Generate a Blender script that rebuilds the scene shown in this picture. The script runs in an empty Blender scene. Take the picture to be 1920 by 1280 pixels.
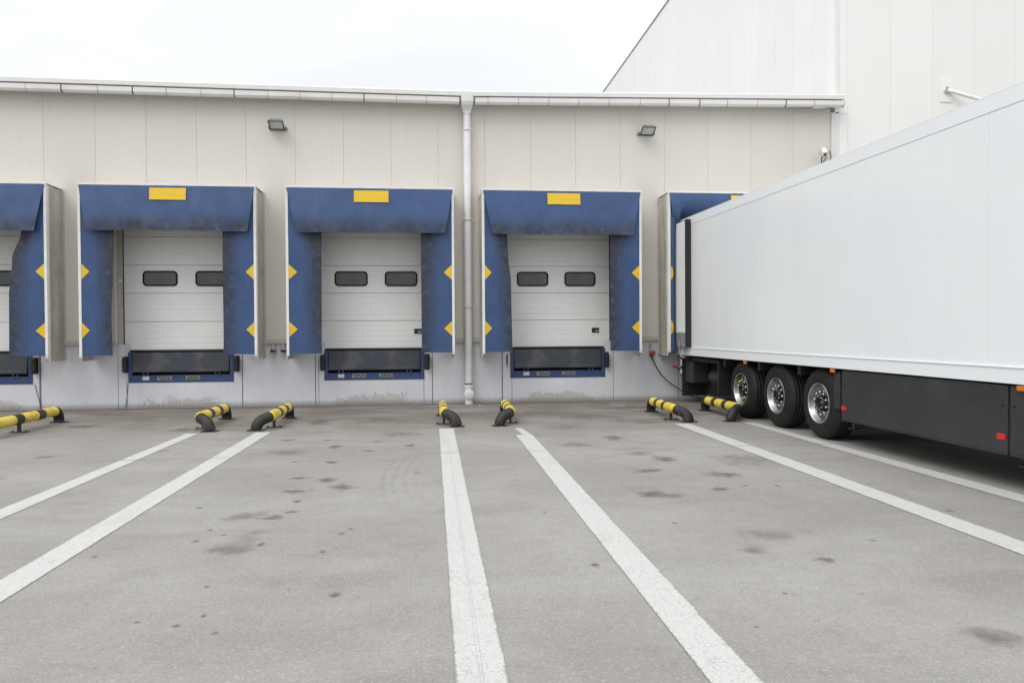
import bpy, bmesh, math, random
from mathutils import Vector, Matrix
random.seed(7)
C = bpy.context.scene.collection
R = math.radians

# ---------------------------------------------------------------- helpers
class MB:
    """collects shapes, then links them as ONE mesh object"""
    def __init__(s): s.v=[]; s.f=[]; s.m=[]; s.sm=[]; s.at={}
    def add(s, vs, fs, mi=0, smooth=False):
        o=len(s.v); s.v += [tuple(v) for v in vs]
        for f in fs: s.f.append([i+o for i in f]); s.m.append(mi); s.sm.append(smooth)
        return s
    def box(s, x0,x1,y0,y1,z0,z1, mi=0):
        v=[(x,y,z) for z in (z0,z1) for y in (y0,y1) for x in (x0,x1)]
        return s.add(v,[(0,2,3,1),(4,5,7,6),(0,1,5,4),(2,6,7,3),(0,4,6,2),(1,3,7,5)],mi)
    def prism(s, poly, y0, y1, mi=0):
        """polygon in (x,z) given counter-clockwise seen from -y, extruded y0..y1"""
        n=len(poly); v=[(x,y0,z) for x,z in poly]+[(x,y1,z) for x,z in poly]
        return s.add(v,[tuple(range(n)),tuple(range(2*n-1,n-1,-1))]+[(i,i+n,(i+1)%n+n,(i+1)%n) for i in range(n)],mi)
    def tube(s, pts, r, seg=12, cap=True, mi=0, smooth=True):
        P=[Vector(p) for p in pts]; n=len(P); rr=r if isinstance(r,(list,tuple)) else [r]*n
        t0=(P[1]-P[0]).normalized(); a=t0.cross(Vector((0,0,1)))
        if a.length<1e-3: a=t0.cross(Vector((1,0,0)))
        a.normalize(); vs=[]; fs=[]
        for i,p in enumerate(P):
            t=(P[min(i+1,n-1)]-P[max(i-1,0)]).normalized()
            a=(a-t*a.dot(t)).normalized(); b=t.cross(a)
            for k in range(seg):
                th=2*math.pi*k/seg; vs.append(p+(a*math.cos(th)+b*math.sin(th))*rr[i])
        for i in range(n-1):
            for k in range(seg):
                q=(k+1)%seg; fs.append((i*seg+k,i*seg+q,(i+1)*seg+q,(i+1)*seg+k))
        s.add(vs,fs,mi,smooth)
        if cap:
            s.add(vs[:seg],[tuple(range(seg-1,-1,-1))],mi); s.add(vs[-seg:],[tuple(range(seg))],mi)
        return s
    def lathe(s, prof, axis='x', seg=32, c=(0,0,0), mi=0, smooth=True):
        """prof: list of (offset along axis, radius)"""
        vs=[]; fs=[]; n=len(prof)
        for (h,r) in prof:
            for k in range(seg):
                th=2*math.pi*k/seg; u,w=r*math.cos(th),r*math.sin(th)
                vs.append({'x':(c[0]+h,c[1]+u,c[2]+w),'y':(c[0]+u,c[1]+h,c[2]+w),'z':(c[0]+u,c[1]+w,c[2]+h)}[axis])
        for i in range(n-1):
            for k in range(seg):
                q=(k+1)%seg; fs.append((i*seg+k,i*seg+q,(i+1)*seg+q,(i+1)*seg+k))
        return s.add(vs,fs,mi,smooth)
    def grid(s, nu, nv, fn, mi=0, smooth=True, attr=None):
        vs=[]; fs=[]; o=len(s.v)
        for j in range(nv+1):
            for i in range(nu+1):
                vs.append(fn(i/nu,j/nv))
                if attr: s.at[o+len(vs)-1]=attr(i/nu,j/nv)
        for j in range(nv):
            for i in range(nu):
                a=j*(nu+1)+i; fs.append((a,a+1,a+nu+2,a+nu+1))
        return s.add(vs,fs,mi,smooth)
    def build(s, name, mats, parent=None, bevel=0, solid=0, loc=None):
        me=bpy.data.meshes.new(name); me.from_pydata(s.v,[],s.f)
        if not isinstance(mats,(list,tuple)): mats=[mats]
        for m in mats: me.materials.append(m)
        me.polygons.foreach_set('material_index',s.m); me.polygons.foreach_set('use_smooth',s.sm)
        if s.at:
            a=me.attributes.new('grime','FLOAT','POINT')
            a.data.foreach_set('value',[s.at.get(i,0.0) for i in range(len(s.v))])
        bm=bmesh.new(); bm.from_mesh(me)
        if not s.at: bmesh.ops.recalc_face_normals(bm,faces=bm.faces)
        bm.to_mesh(me); bm.free(); me.update()
        o=bpy.data.objects.new(name,me); C.objects.link(o)
        if parent: o.parent=parent
        if loc: o.location=loc
        if solid:
            k=o.modifiers.new('thickness','SOLIDIFY'); k.thickness=solid; k.offset=0
            k=o.modifiers.new('sharp_rim','EDGE_SPLIT'); k.split_angle=R(35)
        if bevel:
            b=o.modifiers.new('bevel','BEVEL'); b.width=bevel; b.segments=2; b.limit_method='ANGLE'; b.angle_limit=R(40)
        return o

def tag(o, label=None, cat=None, group=None, kind=None):
    if label: o['label']=label
    if cat: o['category']=cat
    if group: o['group']=group
    if kind: o['kind']=kind
    return o
def thing(name, label, cat, loc=(0,0,0), rz=0, group=None):
    o=bpy.data.objects.new(name,None); C.objects.link(o); o.empty_display_size=.2
    o.location=loc; o.rotation_euler=(0,0,rz)
    return tag(o,label,cat,group,'thing')
def kids(o): return [c for c in bpy.data.objects if c.parent==o]
def copy_tree(o, parent=None):
    c=o.copy(); C.objects.link(c)
    if parent: c.parent=parent
    for ch in kids(o): copy_tree(ch,c)
    return c

# ---------------------------------------------------------------- materials
class NT:
    def __init__(s,name):
        s.mat=bpy.data.materials.new(name); s.mat.use_nodes=True; s.t=s.mat.node_tree
        s.b=s.t.nodes['Principled BSDF']
    def n(s,kind,**kw):
        d=s.t.nodes.new(kind)
        for k,v in kw.items():
            if hasattr(d,k) and k not in d.inputs: setattr(d,k,v)
            else: s.set(d.inputs[k.replace('_',' ')] if k.replace('_',' ') in d.inputs else d.inputs[k],v)
        return d
    def set(s,inp,v):
        if isinstance(v,bpy.types.NodeSocket): s.t.links.new(v,inp)
        elif isinstance(v,bpy.types.Node): s.t.links.new(v.outputs[0],inp)
        else:
            if hasattr(inp.default_value,'__len__') and len(inp.default_value)==4 and len(v)==3: v=(*v,1)
            inp.default_value=v
    def co(s,out='Object',scale=(1,1,1),loc=(0,0,0)):
        c=s.n('ShaderNodeTexCoord'); m=s.n('ShaderNodeMapping')
        s.t.links.new(c.outputs[out],m.inputs[0]); m.inputs['Scale'].default_value=scale; m.inputs['Location'].default_value=loc
        return m.outputs[0]
    def noise(s,scale,detail=4,rough=.55,vec=None,dist=0):
        d=s.n('ShaderNodeTexNoise'); d.inputs['Scale'].default_value=scale; d.inputs['Detail'].default_value=detail
        d.inputs['Roughness'].default_value=rough; d.inputs['Distortion'].default_value=dist
        s.t.links.new(vec if vec is not None else s.co(),d.inputs['Vector']); return d.outputs[0]
    def ramp(s,fac,a,b,lo=0.,hi=1.):
        d=s.n('ShaderNodeMapRange',interpolation_type='SMOOTHSTEP'); s.set(d.inputs[0],fac)
        for i,v in zip((1,2,3,4),(a,b,lo,hi)): d.inputs[i].default_value=v
        return d.outputs[0]
    def mix(s,fac,a,b,blend='MIX'):
        d=s.n('ShaderNodeMix',data_type='RGBA',blend_type=blend)
        s.set(d.inputs[0],fac); s.set(d.inputs[6],a); s.set(d.inputs[7],b); return d.outputs[2]
    def math(s,op,a,b=0.,c=None,clamp=False):
        d=s.n('ShaderNodeMath',operation=op,use_clamp=clamp); s.set(d.inputs[0],a); s.set(d.inputs[1],b)
        if c is not None: s.set(d.inputs[2],c)
        return d.outputs[0]
    def bump(s,h,strength=.2,dist=.01,normal=None):
        d=s.n('ShaderNodeBump'); d.inputs['Strength'].default_value=strength; d.inputs['Distance'].default_value=dist
        s.t.links.new(h,d.inputs['Height'])
        if normal is not None: s.t.links.new(normal,d.inputs['Normal'])
        s.t.links.new(d.outputs[0],s.b.inputs['Normal']); return d.outputs[0]
    def sep(s,vec):
        d=s.n('ShaderNodeSeparateXYZ'); s.t.links.new(vec,d.inputs[0]); return d.outputs
    def out(s,col=None,rough=None,metal=None,spec=None):
        for k,v in (('Base Color',col),('Roughness',rough),('Metallic',metal),('Specular IOR Level',spec)):
            if v is not None: s.set(s.b.inputs[k],v)
        return s.mat

def simple(name,col,rough=.5,metal=0.,var=.12,scale=6,bump=.0,bscale=60,dirt=None,dirt_amt=.3,dscale=3,spec=None):
    t=NT(name)
    n=t.noise(scale,5)
    c=t.mix(t.ramp(n,.3,.7),[x*(1-var) for x in col],[min(1,x*(1+var)) for x in col])
    if dirt:
        d=t.noise(dscale,8,.68)
        c=t.mix(t.math('MULTIPLY',t.ramp(d,.52,.72),dirt_amt),c,dirt)
    if bump: t.bump(t.noise(bscale,3),bump,.004)
    r=t.ramp(n,.2,.8,max(0,rough-.07),min(1,rough+.07))
    return t.out(c,r,metal,spec)

# --- asphalt
STAINS="""-6.18,-3.20,.38,.30 -5.17,-6.54,.16,.14 -4.27,-3.92,.27,.25 -2.09,-3.05,.35,.5 -2.22,-5.41,.16,.14 -3.82,-6.2,.14,.08 -1.41,-6.21,.1,.16
-1.6,-5.5,.09,.1 -.91,-6.62,.1,.09 -.33,-6.22,.12,.12 -.86,-5.72,.07,.1 -1.76,-7.39,.06,.08 -1.3,-7.46,.1,.1 -1.52,-8.46,.14,.09 -.98,-9.03,.15,.22
-1.2,-8.63,.12,.14 -1.42,-9.18,.16,.1 -1.34,-9.66,.06,.06 -1.3,-10.07,.06,.05 -1.44,-10.27,.13,.1 -1.86,-10.63,.03,.05 -1.34,-11.12,.035,.05 -1.87,-10.96,.04,.05
-1.72,-10.8,.03,.04 -.83,-11.4,.025,.05 -.63,-12.33,.05,.06 -1.47,-12.07,.025,.03 -1.34,-12.57,.02,.04 -1.46,-12.72,.035,.03 -1.69,-12.65,.022,.025 -1.2,-12.86,.025,.025
2.93,-7.82,.2,.2 2.5,-8.57,.24,.16 3.3,-8.94,.2,.2 2.18,-9.77,.16,.16 2.93,-9.69,.13,.12 3.28,-9.53,.07,.06 3.6,-9.6,.045,.05
1.13,-11.95,.035,.05 2.18,-12.65,.022,.025 1.78,-13.13,.02,.02 4.64,-10.81,.045,.05 2.78,-12.04,.09,.08 2.75,-5.86,.18,.28
-.75,-10.9,.03,.05 -.7,-10.75,.03,.05 -.2,-8.3,.05,.05 .9,-8.9,.03,.04 1.0,-10.4,.02,.03 -2.2,-9.8,.04,.05 -2.5,-11.3,.03,.04 2.05,-10.9,.03,.03 3.4,-11.6,.04,.04""".split()
SOFT="""-1.54,-11.21,.2,.19 -1.5,-11.0,.14,.3 2.33,-9.89,.24,.14 2.68,-11.38,.24,.17 2.36,-11.75,.14,.12 2.97,-13.42,.14,.13 2.94,-2.99,.8,.6 5.0,-2.86,.45,.5
2.78,-7.38,.25,.2 .7,-2.45,.7,.5 2.25,-4.5,.4,.35 -6.7,-.96,.8,.5 1.98,-2.37,.5,.5 3.62,-3.95,.6,.46 -.92,-3.07,.7,.5 -5.6,-2.0,.9,.5 -1.9,-1.6,.9,.6 4.0,-1.5,.8,.5 -8.2,-3.0,.7,.5 -1.7,-10.2,.18,.16
-5.2,-8.1,.3,.3 -.5,-5.0,.35,.3 -2.0,-6.6,.3,.3 2.1,-6.5,.3,.3 3.9,-8.0,.4,.4""".split()
def asphalt():
    t=NT('asphalt'); P=t.co('Object'); xyz=t.sep(P)
    w=t.n('ShaderNodeTexNoise',Scale=5.,Detail=5.,Roughness=.65); t.t.links.new(P,w.inputs['Vector'])
    wv=t.n('ShaderNodeVectorMath',operation='SUBTRACT'); t.set(wv.inputs[0],w.outputs['Color']); wv.inputs[1].default_value=(.5,.5,.5)
    def spots(lst,warp,a,b):
        ws=t.n('ShaderNodeVectorMath',operation='SCALE'); t.set(ws.inputs[0],wv.outputs[0]); ws.inputs['Scale'].default_value=warp
        acc=None
        for st in lst:
            x,y,rx,ry=map(float,st.split(','))
            s1=t.n('ShaderNodeVectorMath',operation='SUBTRACT'); t.set(s1.inputs[0],P); s1.inputs[1].default_value=(x,y,0)
            s2=t.n('ShaderNodeVectorMath',operation='MULTIPLY'); t.set(s2.inputs[0],s1.outputs[0]); s2.inputs[1].default_value=(1/rx,1/ry,0)
            s4=t.n('ShaderNodeVectorMath',operation='ADD'); t.set(s4.inputs[0],s2.outputs[0]); t.set(s4.inputs[1],ws.outputs[0])
            s3=t.n('ShaderNodeVectorMath',operation='LENGTH'); t.set(s3.inputs[0],s4.outputs[0])
            acc=s3.outputs['Value'] if acc is None else t.math('MINIMUM',acc,s3.outputs['Value'])
        return t.ramp(acc,a,b,1,0)
    sharp=spots(STAINS,3.2,.25,1.15); soft=spots(SOFT,2.6,.2,1.3)
    big=t.noise(.35,6,.6); mid=t.noise(2.2,6,.65); 
    pat=t.noise(1.,5,.6,vec=t.co('Object',(.22,1.1,1)))
    fine=t.noise(55,4,.75); spk=t.n('ShaderNodeTexVoronoi',Scale=95.); t.set(spk.inputs['Vector'],P)
    spc=t.sep(spk.outputs['Color'])[0]
    c=t.mix(t.ramp(big,.3,.7),(.236,.222,.198),(.302,.287,.262))
    c=t.mix(t.math('MULTIPLY',t.ramp(mid,.42,.72),.5),c,(.222,.208,.190))
    c=t.mix(t.math('MULTIPLY',t.ramp(pat,.5,.72),.30),c,(.345,.335,.318))
    blot=t.noise(.9,7,.7,vec=t.co('Object',(.7,1.4,1),(11,5,0)))
    c=t.mix(t.math('MULTIPLY',t.ramp(blot,.52,.70),.50),c,(.198,.182,.163))
    # aggregate: pale and dark stones
    c=t.mix(t.math('MULTIPLY',t.ramp(spc,.82,.96),.30),c,(.44,.43,.41))
    c=t.mix(t.math('MULTIPLY',t.ramp(spc,.0,.22,1,0),.42),c,(.15,.145,.138))
    c=t.mix(t.math('MULTIPLY',t.ramp(fine,.52,.72),.5),c,(.19,.182,.172))
    # brown dirt film near the docks
    edge=t.math('ADD',xyz[1],t.math('MULTIPLY',t.math('SUBTRACT',t.noise(.8,6,.65),.5),5.0))
    dn=t.noise(1.3,6,.7,vec=t.co('Object',(.55,1.3,1),(3,7,0)))
    film=t.math('MULTIPLY',t.ramp(edge,-6.0,-2.4),t.ramp(dn,.34,.62,.34,1.0))
    c=t.mix(film,c,(.165,.141,.120))
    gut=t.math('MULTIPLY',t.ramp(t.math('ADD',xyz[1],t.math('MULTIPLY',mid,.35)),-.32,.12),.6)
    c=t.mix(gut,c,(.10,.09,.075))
    c=t.mix(t.math('MULTIPLY',soft,t.ramp(mid,.3,.62,.28,.75)),c,(.118,.098,.084))
    c=t.mix(t.math('MULTIPLY',sharp,t.ramp(fine,.3,.7,.9,.62)),c,(.080,.065,.054))
    # fine scattered oil drips
    dv=t.n('ShaderNodeTexVoronoi',Scale=1.9); t.set(dv.inputs['Vector'],P); dv.inputs['Randomness'].default_value=1
    dd=t.math('ADD',dv.outputs['Distance'],t.math('MULTIPLY',t.noise(20,3),.05))
    dr=t.sep(dv.outputs['Color'])[1]
    c=t.mix(t.math('MULTIPLY',t.ramp(dd,.05,.085,1,0),t.ramp(dr,.7,.8,0,.4)),c,(.10,.092,.083))
    # old tyre scuffs curving towards the second dock
    ax=t.math('SUBTRACT',xyz[0],t.math('MULTIPLY',t.math('POWER',t.math('ADD',xyz[1],8.5),2.),.07))
    wav=t.math('SINE',t.math('MULTIPLY',ax,52.))
    band=t.math('MULTIPLY',t.ramp(t.math('ABSOLUTE',t.math('ADD',ax,.42)),.14,.32,1,0),t.ramp(t.math('ABSOLUTE',t.math('ADD',xyz[1],8.4)),.5,2.,1,0))
    c=t.mix(t.math('MULTIPLY',t.math('MULTIPLY',band,t.ramp(wav,-.3,.9)),t.ramp(mid,.3,.65,.05,.26)),c,(.14,.14,.142))
    # sealed crack running across the yard
    cr=t.math('ABSOLUTE',t.math('ADD',t.math('ADD',xyz[1],6.95),t.math('MULTIPLY',t.math('SUBTRACT',t.noise(1.2,5),.5),.18)))
    c=t.mix(t.math('MULTIPLY',t.ramp(cr,.004,.022,1,0),.38),c,(.11,.105,.10))
    t.bump(t.math('ADD',t.math('MULTIPLY',fine,.6),t.math('MULTIPLY',spc,.5)),.35,.004)
    return t.out(c,t.ramp(mid,.3,.7,.75,.92),0,.3)

def paint_line():
    t=NT('worn_road_paint'); P=t.co('Object'); xyz=t.sep(P)
    f=t.noise(70,4,.75); m=t.noise(3.5,6,.7); spk=t.n('ShaderNodeTexVoronoi',Scale=95.); t.set(spk.inputs['Vector'],P)
    s=t.sep(spk.outputs['Color'])[0]
    c=t.mix(t.ramp(m,.3,.7),(.47,.46,.435),(.55,.54,.515))
    wear=t.math('ADD',t.math('MULTIPLY',f,.6),t.math('MULTIPLY',m,.5))
    c=t.mix(t.ramp(wear,.50,.72,0,.80),c,(.33,.32,.305))
    c=t.mix(t.math('MULTIPLY',t.ramp(s,.0,.18,1,0),.5),c,(.24,.235,.225))
    ed=t.n('ShaderNodeAttribute',attribute_name='grime').outputs['Fac']
    rg=t.noise(28,5,.7)
    ew=t.math('ADD',ed,t.math('MULTIPLY',t.math('SUBTRACT',t.math('ADD',t.math('MULTIPLY',rg,.6),t.math('MULTIPLY',m,.4)),.5),.55))
    rub=t.noise(1.1,5,.6,vec=t.co('Object',(2.5,.7,1),(4,2,0)))
    c=t.mix(t.math('MULTIPLY',t.ramp(rub,.52,.72),.45),c,(.40,.385,.36))
    c=t.mix(t.ramp(ew,.90,.99,0,1),c,(.272,.262,.244))
    cr=t.math('ABSOLUTE',t.math('ADD',t.math('ADD',xyz[1],6.95),t.math('MULTIPLY',t.math('SUBTRACT',t.noise(1.2,5),.5),.18)))
    c=t.mix(t.math('MULTIPLY',t.ramp(cr,.012,.05,1,0),.62),c,(.22,.21,.20))
    t.bump(t.math('ADD',f,s),.25,.003)
    return t.out(c,.7,0,.3)

def cladding(name,col,pw,x0,axis=0,streak=.07,rib=.5):
    t=NT(name); P=t.co('Object'); xyz=t.sep(P)
    u=t.math('DIVIDE',t.math('SUBTRACT',xyz[axis],x0),pw)
    wn=t.n('ShaderNodeTexWhiteNoise',noise_dimensions='1D'); t.set(wn.inputs['W'],t.math('FLOOR',u))
    sc=[5,5,5]; sc[2]=.25
    st=t.noise(1.4,6,.7,vec=t.co('Object',tuple(sc))); cl=t.noise(.5,4)
    lo=[x*.955 for x in col]; 
    c=t.mix(t.ramp(wn.outputs[0],0,1,0,.6),col,lo)
    c=t.mix(t.ramp(cl,.35,.7,0,.5),c,[col[0]*.97,col[1]*.955,col[2]*.935])
    c=t.mix(t.math('MULTIPLY',t.ramp(st,.5,.8),streak*4),c,[x*.8 for x in col])
    w=t.math('SINE',t.math('MULTIPLY',xyz[axis],2*math.pi/.05))
    t.bump(t.math('ADD',t.math('MULTIPLY',t.ramp(w,.55,.95),rib*.35),t.math('MULTIPLY',t.noise(1.1,3),2.2)),.16,.004)
    return t.out(c,t.ramp(st,.3,.7,.42,.55),0,.35)

def concrete():
    t=NT('painted_concrete'); P=t.co('Object'); xyz=t.sep(P)
    n=t.noise(1.1,7,.65); st=t.noise(2,6,.7,vec=t.co('Object',(3,3,.35))); f=t.noise(18,6,.72); f2=t.noise(45,4,.7)
    c=t.mix(t.ramp(n,.3,.7),(.60,.60,.63),(.67,.67,.695))
    c=t.mix(t.math('MULTIPLY',t.ramp(st,.5,.75),.35),c,(.52,.512,.505))
    # splash zone low down: plaster flaking under each dock
    d=t.math('ABSOLUTE',t.math('SUBTRACT',t.math('MODULO',t.math('ADD',xyz[0],1.316+4.2036*6.5),4.2036),2.1018))
    zone=t.math('MULTIPLY',t.ramp(d,.45,1.25,1,0),t.ramp(xyz[2],.0,.46,1,0))
    fl=t.math('ADD',t.math('ADD',t.math('MULTIPLY',zone,.36),t.math('MULTIPLY',f,.7)),t.math('MULTIPLY',t.math('SUBTRACT',t.noise(2.6,5,.65,vec=t.co('Object',(1,1,1),(7,3,1))),.5),.75))
    flake=t.ramp(fl,.53,.60)
    c=t.mix(t.math('MULTIPLY',flake,.8),c,t.mix(t.ramp(f2,.35,.65),(.25,.235,.20),(.62,.61,.58)))
    drip=t.noise(5,4,.6,vec=t.co('Object',(4,4,.6),(2,0,0)))
    c=t.mix(t.math('MULTIPLY',t.math('MULTIPLY',t.ramp(drip,.55,.68),t.ramp(xyz[2],.05,.55,1,0)),t.ramp(d,.4,1.2,.55,.05)),c,(.62,.62,.62))
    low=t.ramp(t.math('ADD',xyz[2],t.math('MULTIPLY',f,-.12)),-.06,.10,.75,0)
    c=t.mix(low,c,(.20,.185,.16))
    t.bump(t.math('ADD',t.math('MULTIPLY',flake,-1.2),t.math('MULTIPLY',f,.25)),.35,.008)
    return t.out(c,.75,0,.3)

def vinyl(name,col):
    """blue curtain: mesh attribute 'grime' says where lorries have rubbed it black"""
    t=NT(name); gp_=t.n('ShaderNodeNewGeometry').outputs['Position']
    def wco(sc):
        m=t.n('ShaderNodeMapping'); t.t.links.new(gp_,m.inputs[0]); m.inputs['Scale'].default_value=sc; return m.outputs[0]
    a=t.n('ShaderNodeAttribute',attribute_name='grime').outputs['Fac']
    n=t.noise(1.7,5,.55,vec=gp_,dist=.6); f=t.noise(7,5,.6,vec=gp_); st=t.noise(2.,5,.6,vec=wco((3.5,3.5,.5)))
    cre=t.noise(1.1,2,.4,vec=wco((1.6,1.6,.9)),dist=.5)
    c=t.mix(t.ramp(n,.3,.7),[x*.90 for x in col],[x*1.10 for x in col])
    c=t.mix(t.math('MULTIPLY',t.ramp(st,.5,.75),.25),c,(.075,.118,.205))
    v=t.math('SUBTRACT',t.math('ADD',t.math('MULTIPLY',n,.6),t.math('MULTIPLY',st,.4)),.5)
    g=t.math('ADD',a,t.math('MULTIPLY',v,t.math('MULTIPLY',t.ramp(a,.02,.35),1.35)))
    c=t.mix(t.ramp(g,.05,.95,0,.95),c,t.mix(t.ramp(f,.3,.75),(.022,.027,.041),(.046,.053,.072)))
    sc=t.math('MULTIPLY',t.math('MULTIPLY',t.ramp(f,.50,.70),t.ramp(st,.45,.62)),t.ramp(a,.35,.8,0,.32))
    c=t.mix(sc,c,(.17,.205,.27))
    t.bump(t.math('ADD',t.math('MULTIPLY',cre,1.6),t.math('MULTIPLY',f,.12)),.30,.05)
    return t.out(c,t.ramp(g,.2,1,.42,.62),0,.4)

def fabric_side():
    t=NT('weathered_pvc_side'); n=t.noise(1.6,7,.7,dist=.6); st=t.noise(1.8,6,.7,vec=t.co('Object',(2.,2.,.4)))
    c=t.mix(t.ramp(n,.3,.7),(.40,.375,.32),(.54,.515,.46))
    c=t.mix(t.math('MULTIPLY',t.ramp(st,.48,.75),.5),c,(.27,.245,.20))
    t.bump(n,.5,.03); return t.out(c,.6,0,.3)

def door_panel():
    t=NT('ribbed_door_panel'); P=t.co('Object'); z=t.sep(P)[2]
    n=t.noise(1.5,5); st=t.noise(6,5,.65,vec=t.co('Object',(.3,.3,8)))
    c=t.mix(t.ramp(n,.3,.7),(.76,.762,.735),(.80,.802,.775))
    c=t.mix(t.math('MULTIPLY',t.ramp(st,.5,.75),.25),c,(.70,.70,.665))
    rb=t.math('SINE',t.math('MULTIPLY',z,2*math.pi/.125))
    t.bump(t.ramp(rb,.80,.99),.55,-.006)
    return t.out(c,.42,0,.4)

def lip_mat():
    t=NT('scuffed_leveller_steel'); P=t.co('Object'); z=t.sep(P)[2]
    n=t.noise(2.5,7,.7,dist=.5); st=t.noise(3,6,.7,vec=t.co('Object',(.6,.6,5)))
    c=t.mix(t.ramp(n,.3,.75),(.026,.036,.062),(.046,.049,.052))
    c=t.mix(t.math('MULTIPLY',t.ramp(st,.45,.75),.5),c,(.085,.074,.058))
    ch=t.n('ShaderNodeTexChecker',Scale=42.); t.set(ch.inputs['Vector'],P)
    c=t.mix(t.math('MULTIPLY',ch.outputs['Fac'],t.ramp(t.noise(1.6,3),.46,.6,.08,.6)),c,(.19,.18,.16))
    return t.out(c,.48,.3)

def yellow_pipe():
    t=NT('chipped_yellow_paint'); n=t.noise(7,7,.72,dist=.4); f=t.noise(2.5,4); st=t.noise(6,6,.7,vec=t.co('Object',(3,.6,3)))
    c=t.mix(t.ramp(f,.3,.7),(.66,.475,.045),(.76,.60,.12))
    c=t.mix(t.math('MULTIPLY',t.ramp(st,.56,.70),.55),c,(.33,.26,.09))
    c=t.mix(t.ramp(n,.575,.625,0,.9),c,(.07,.06,.05))
    t.bump(t.ramp(n,.575,.625,1,0),.4,.003); return t.out(c,.4,0,.45)
def black_pipe():
    t=NT('scraped_black_rubber_paint'); n=t.noise(5,7,.75,dist=.8); f=t.noise(3.1,5,vec=t.co('Object',(1,1,1),(5,3,1)))
    c=t.mix(t.ramp(n,.35,.7),(.010,.0095,.0095),(.034,.030,.029))
    c=t.mix(t.ramp(n,.61,.66,0,.6),c,(.24,.23,.22))
    c=t.mix(t.math('MULTIPLY',t.ramp(f,.58,.64),.5),c,(.17,.055,.045))
    t.bump(n,.4,.006); return t.out(c,.55,0,.4)

def trailer_skin():
    t=NT('white_trailer_skin'); n=t.noise(.7,4); m=t.noise(1,5,.6,vec=t.co('Object',(1,1.2,.2)))
    c=t.mix(t.ramp(n,.3,.7),(.795,.815,.822),(.82,.838,.843))
    c=t.mix(t.math('MULTIPLY',t.ramp(m,.5,.75),.10),c,(.58,.60,.62))
    t.bump(t.noise(.9,2),.10,.012)
    return t.out(c,.20,0,.5)
def tyre_mat():
    t=NT('tyre_rubber'); n=t.noise(5,6,.7)
    c=t.mix(t.ramp(n,.35,.7),(.008,.008,.0085),(.016,.0155,.015)); t.bump(n,.15,.004)
    return t.out(c,.68,0,.35)
def chrome():
    t=NT('polished_alloy'); n=t.noise(6,5); return t.out(t.mix(t.ramp(n,.3,.7),(.46,.46,.45),(.54,.54,.53)),.22,1.)
def glass(name,col=(.05,.055,.06),rough=.08):
    t=NT(name); n=t.noise(1.8,3); return t.out(t.mix(t.ramp(n,.35,.65),[x*.8 for x in col],[x*1.25 for x in col]),rough,0,.5)
def hazard():
    t=NT('hazard_stripes'); P=t.sep(t.co('Object')); 
    return t
M={}
M['asphalt']=asphalt(); M['line']=paint_line(); M['concrete']=concrete()
M['clad']=cladding('beige_cladding',(.650,.612,.560),1.0565,-8.3,rib=.5)
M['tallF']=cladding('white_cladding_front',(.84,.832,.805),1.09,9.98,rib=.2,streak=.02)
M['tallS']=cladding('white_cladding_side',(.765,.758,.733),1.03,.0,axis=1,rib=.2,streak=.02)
M['trim']=simple('offwhite_trim',(.71,.70,.67),.4,var=.04,dirt=(.45,.42,.37),dirt_amt=.25)
M['flash']=simple('white_flashing',(.76,.755,.735),.4,var=.02); M['gutter']=simple('gutter_metal',(.70,.69,.66),.45,var=.03,scale=2,dirt=(.50,.47,.42),dirt_amt=.25,dscale=1.5); M['bracket']=simple('bracket_metal',(.25,.235,.21),.6)
M['sill']=simple('beige_drip_trim',(.50,.46,.41),.5,var=.06,dirt=(.3,.26,.21),dirt_amt=.3)
M['dark']=simple('dark_void',(.012,.012,.013),.9)
M['seam']=simple('panel_joint',(.60,.57,.53),.8)
M['seamW']=simple('white_panel_joint',(.70,.695,.675),.8)
M['joint']=simple('concrete_joint',(.20,.20,.215),.9)
M['roof']=simple('roof_sheet',(.5,.5,.5),.6)
M['coping']=simple('dark_coping',(.16,.15,.14),.5)
M['blue']=vinyl('blue_vinyl',(.041,.080,.186))
M['frameW']=simple('white_aluminium',(.74,.735,.71),.35,var=.05,dirt=(.45,.42,.36),dirt_amt=.3,dscale=5)
M['side']=fabric_side()
M['yellow']=simple('yellow_marking',(.72,.475,.018),.5,var=.03,dirt=(.45,.30,.05),dirt_amt=.3,dscale=8)
M['door']=door_panel()
M['jamb']=simple('beige_jamb',(.50,.475,.43),.5,var=.08,dirt=(.33,.22,.13),dirt_amt=.3)
M['blk']=simple('black_rubber',(.013,.013,.013),.6,var=.25,bump=.3); M['wframe']=simple('black_window_frame',(.004,.004,.004),.6,spec=.08)
M['gl']=glass('smoked_window',(.075,.075,.074),.08)
M['steelblue']=simple('blue_steel_frame',(.026,.055,.155),.45,var=.12,dirt=(.05,.055,.07),dirt_amt=.6,dscale=4)
M['lip']=lip_mat()
M['ypipe']=yellow_pipe(); M['bpipe']=black_pipe()
M['bband']=simple('black_band',(.025,.024,.023),.5,var=.3,dirt=(.3,.27,.12),dirt_amt=.5,dscale=9)
M['darksteel']=simple('dark_steel',(.05,.047,.044),.55,.3,var=.2,dirt=(.10,.06,.035),dirt_amt=.5)
M['tskin']=trailer_skin(); M['trail']=NT('white_rail').out((.80,.82,.828,1),.32,0,.4)
M['skirt']=simple('dark_skirt',(.030,.032,.034),.33,var=.12,scale=1.2,dirt=(.075,.072,.066),dirt_amt=.4,dscale=1.2)
M['chassis']=simple('black_chassis',(.012,.012,.013),.6,var=.2)
M['underbox']=simple('charcoal_plastic',(.028,.029,.031),.5,var=.15)
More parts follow.
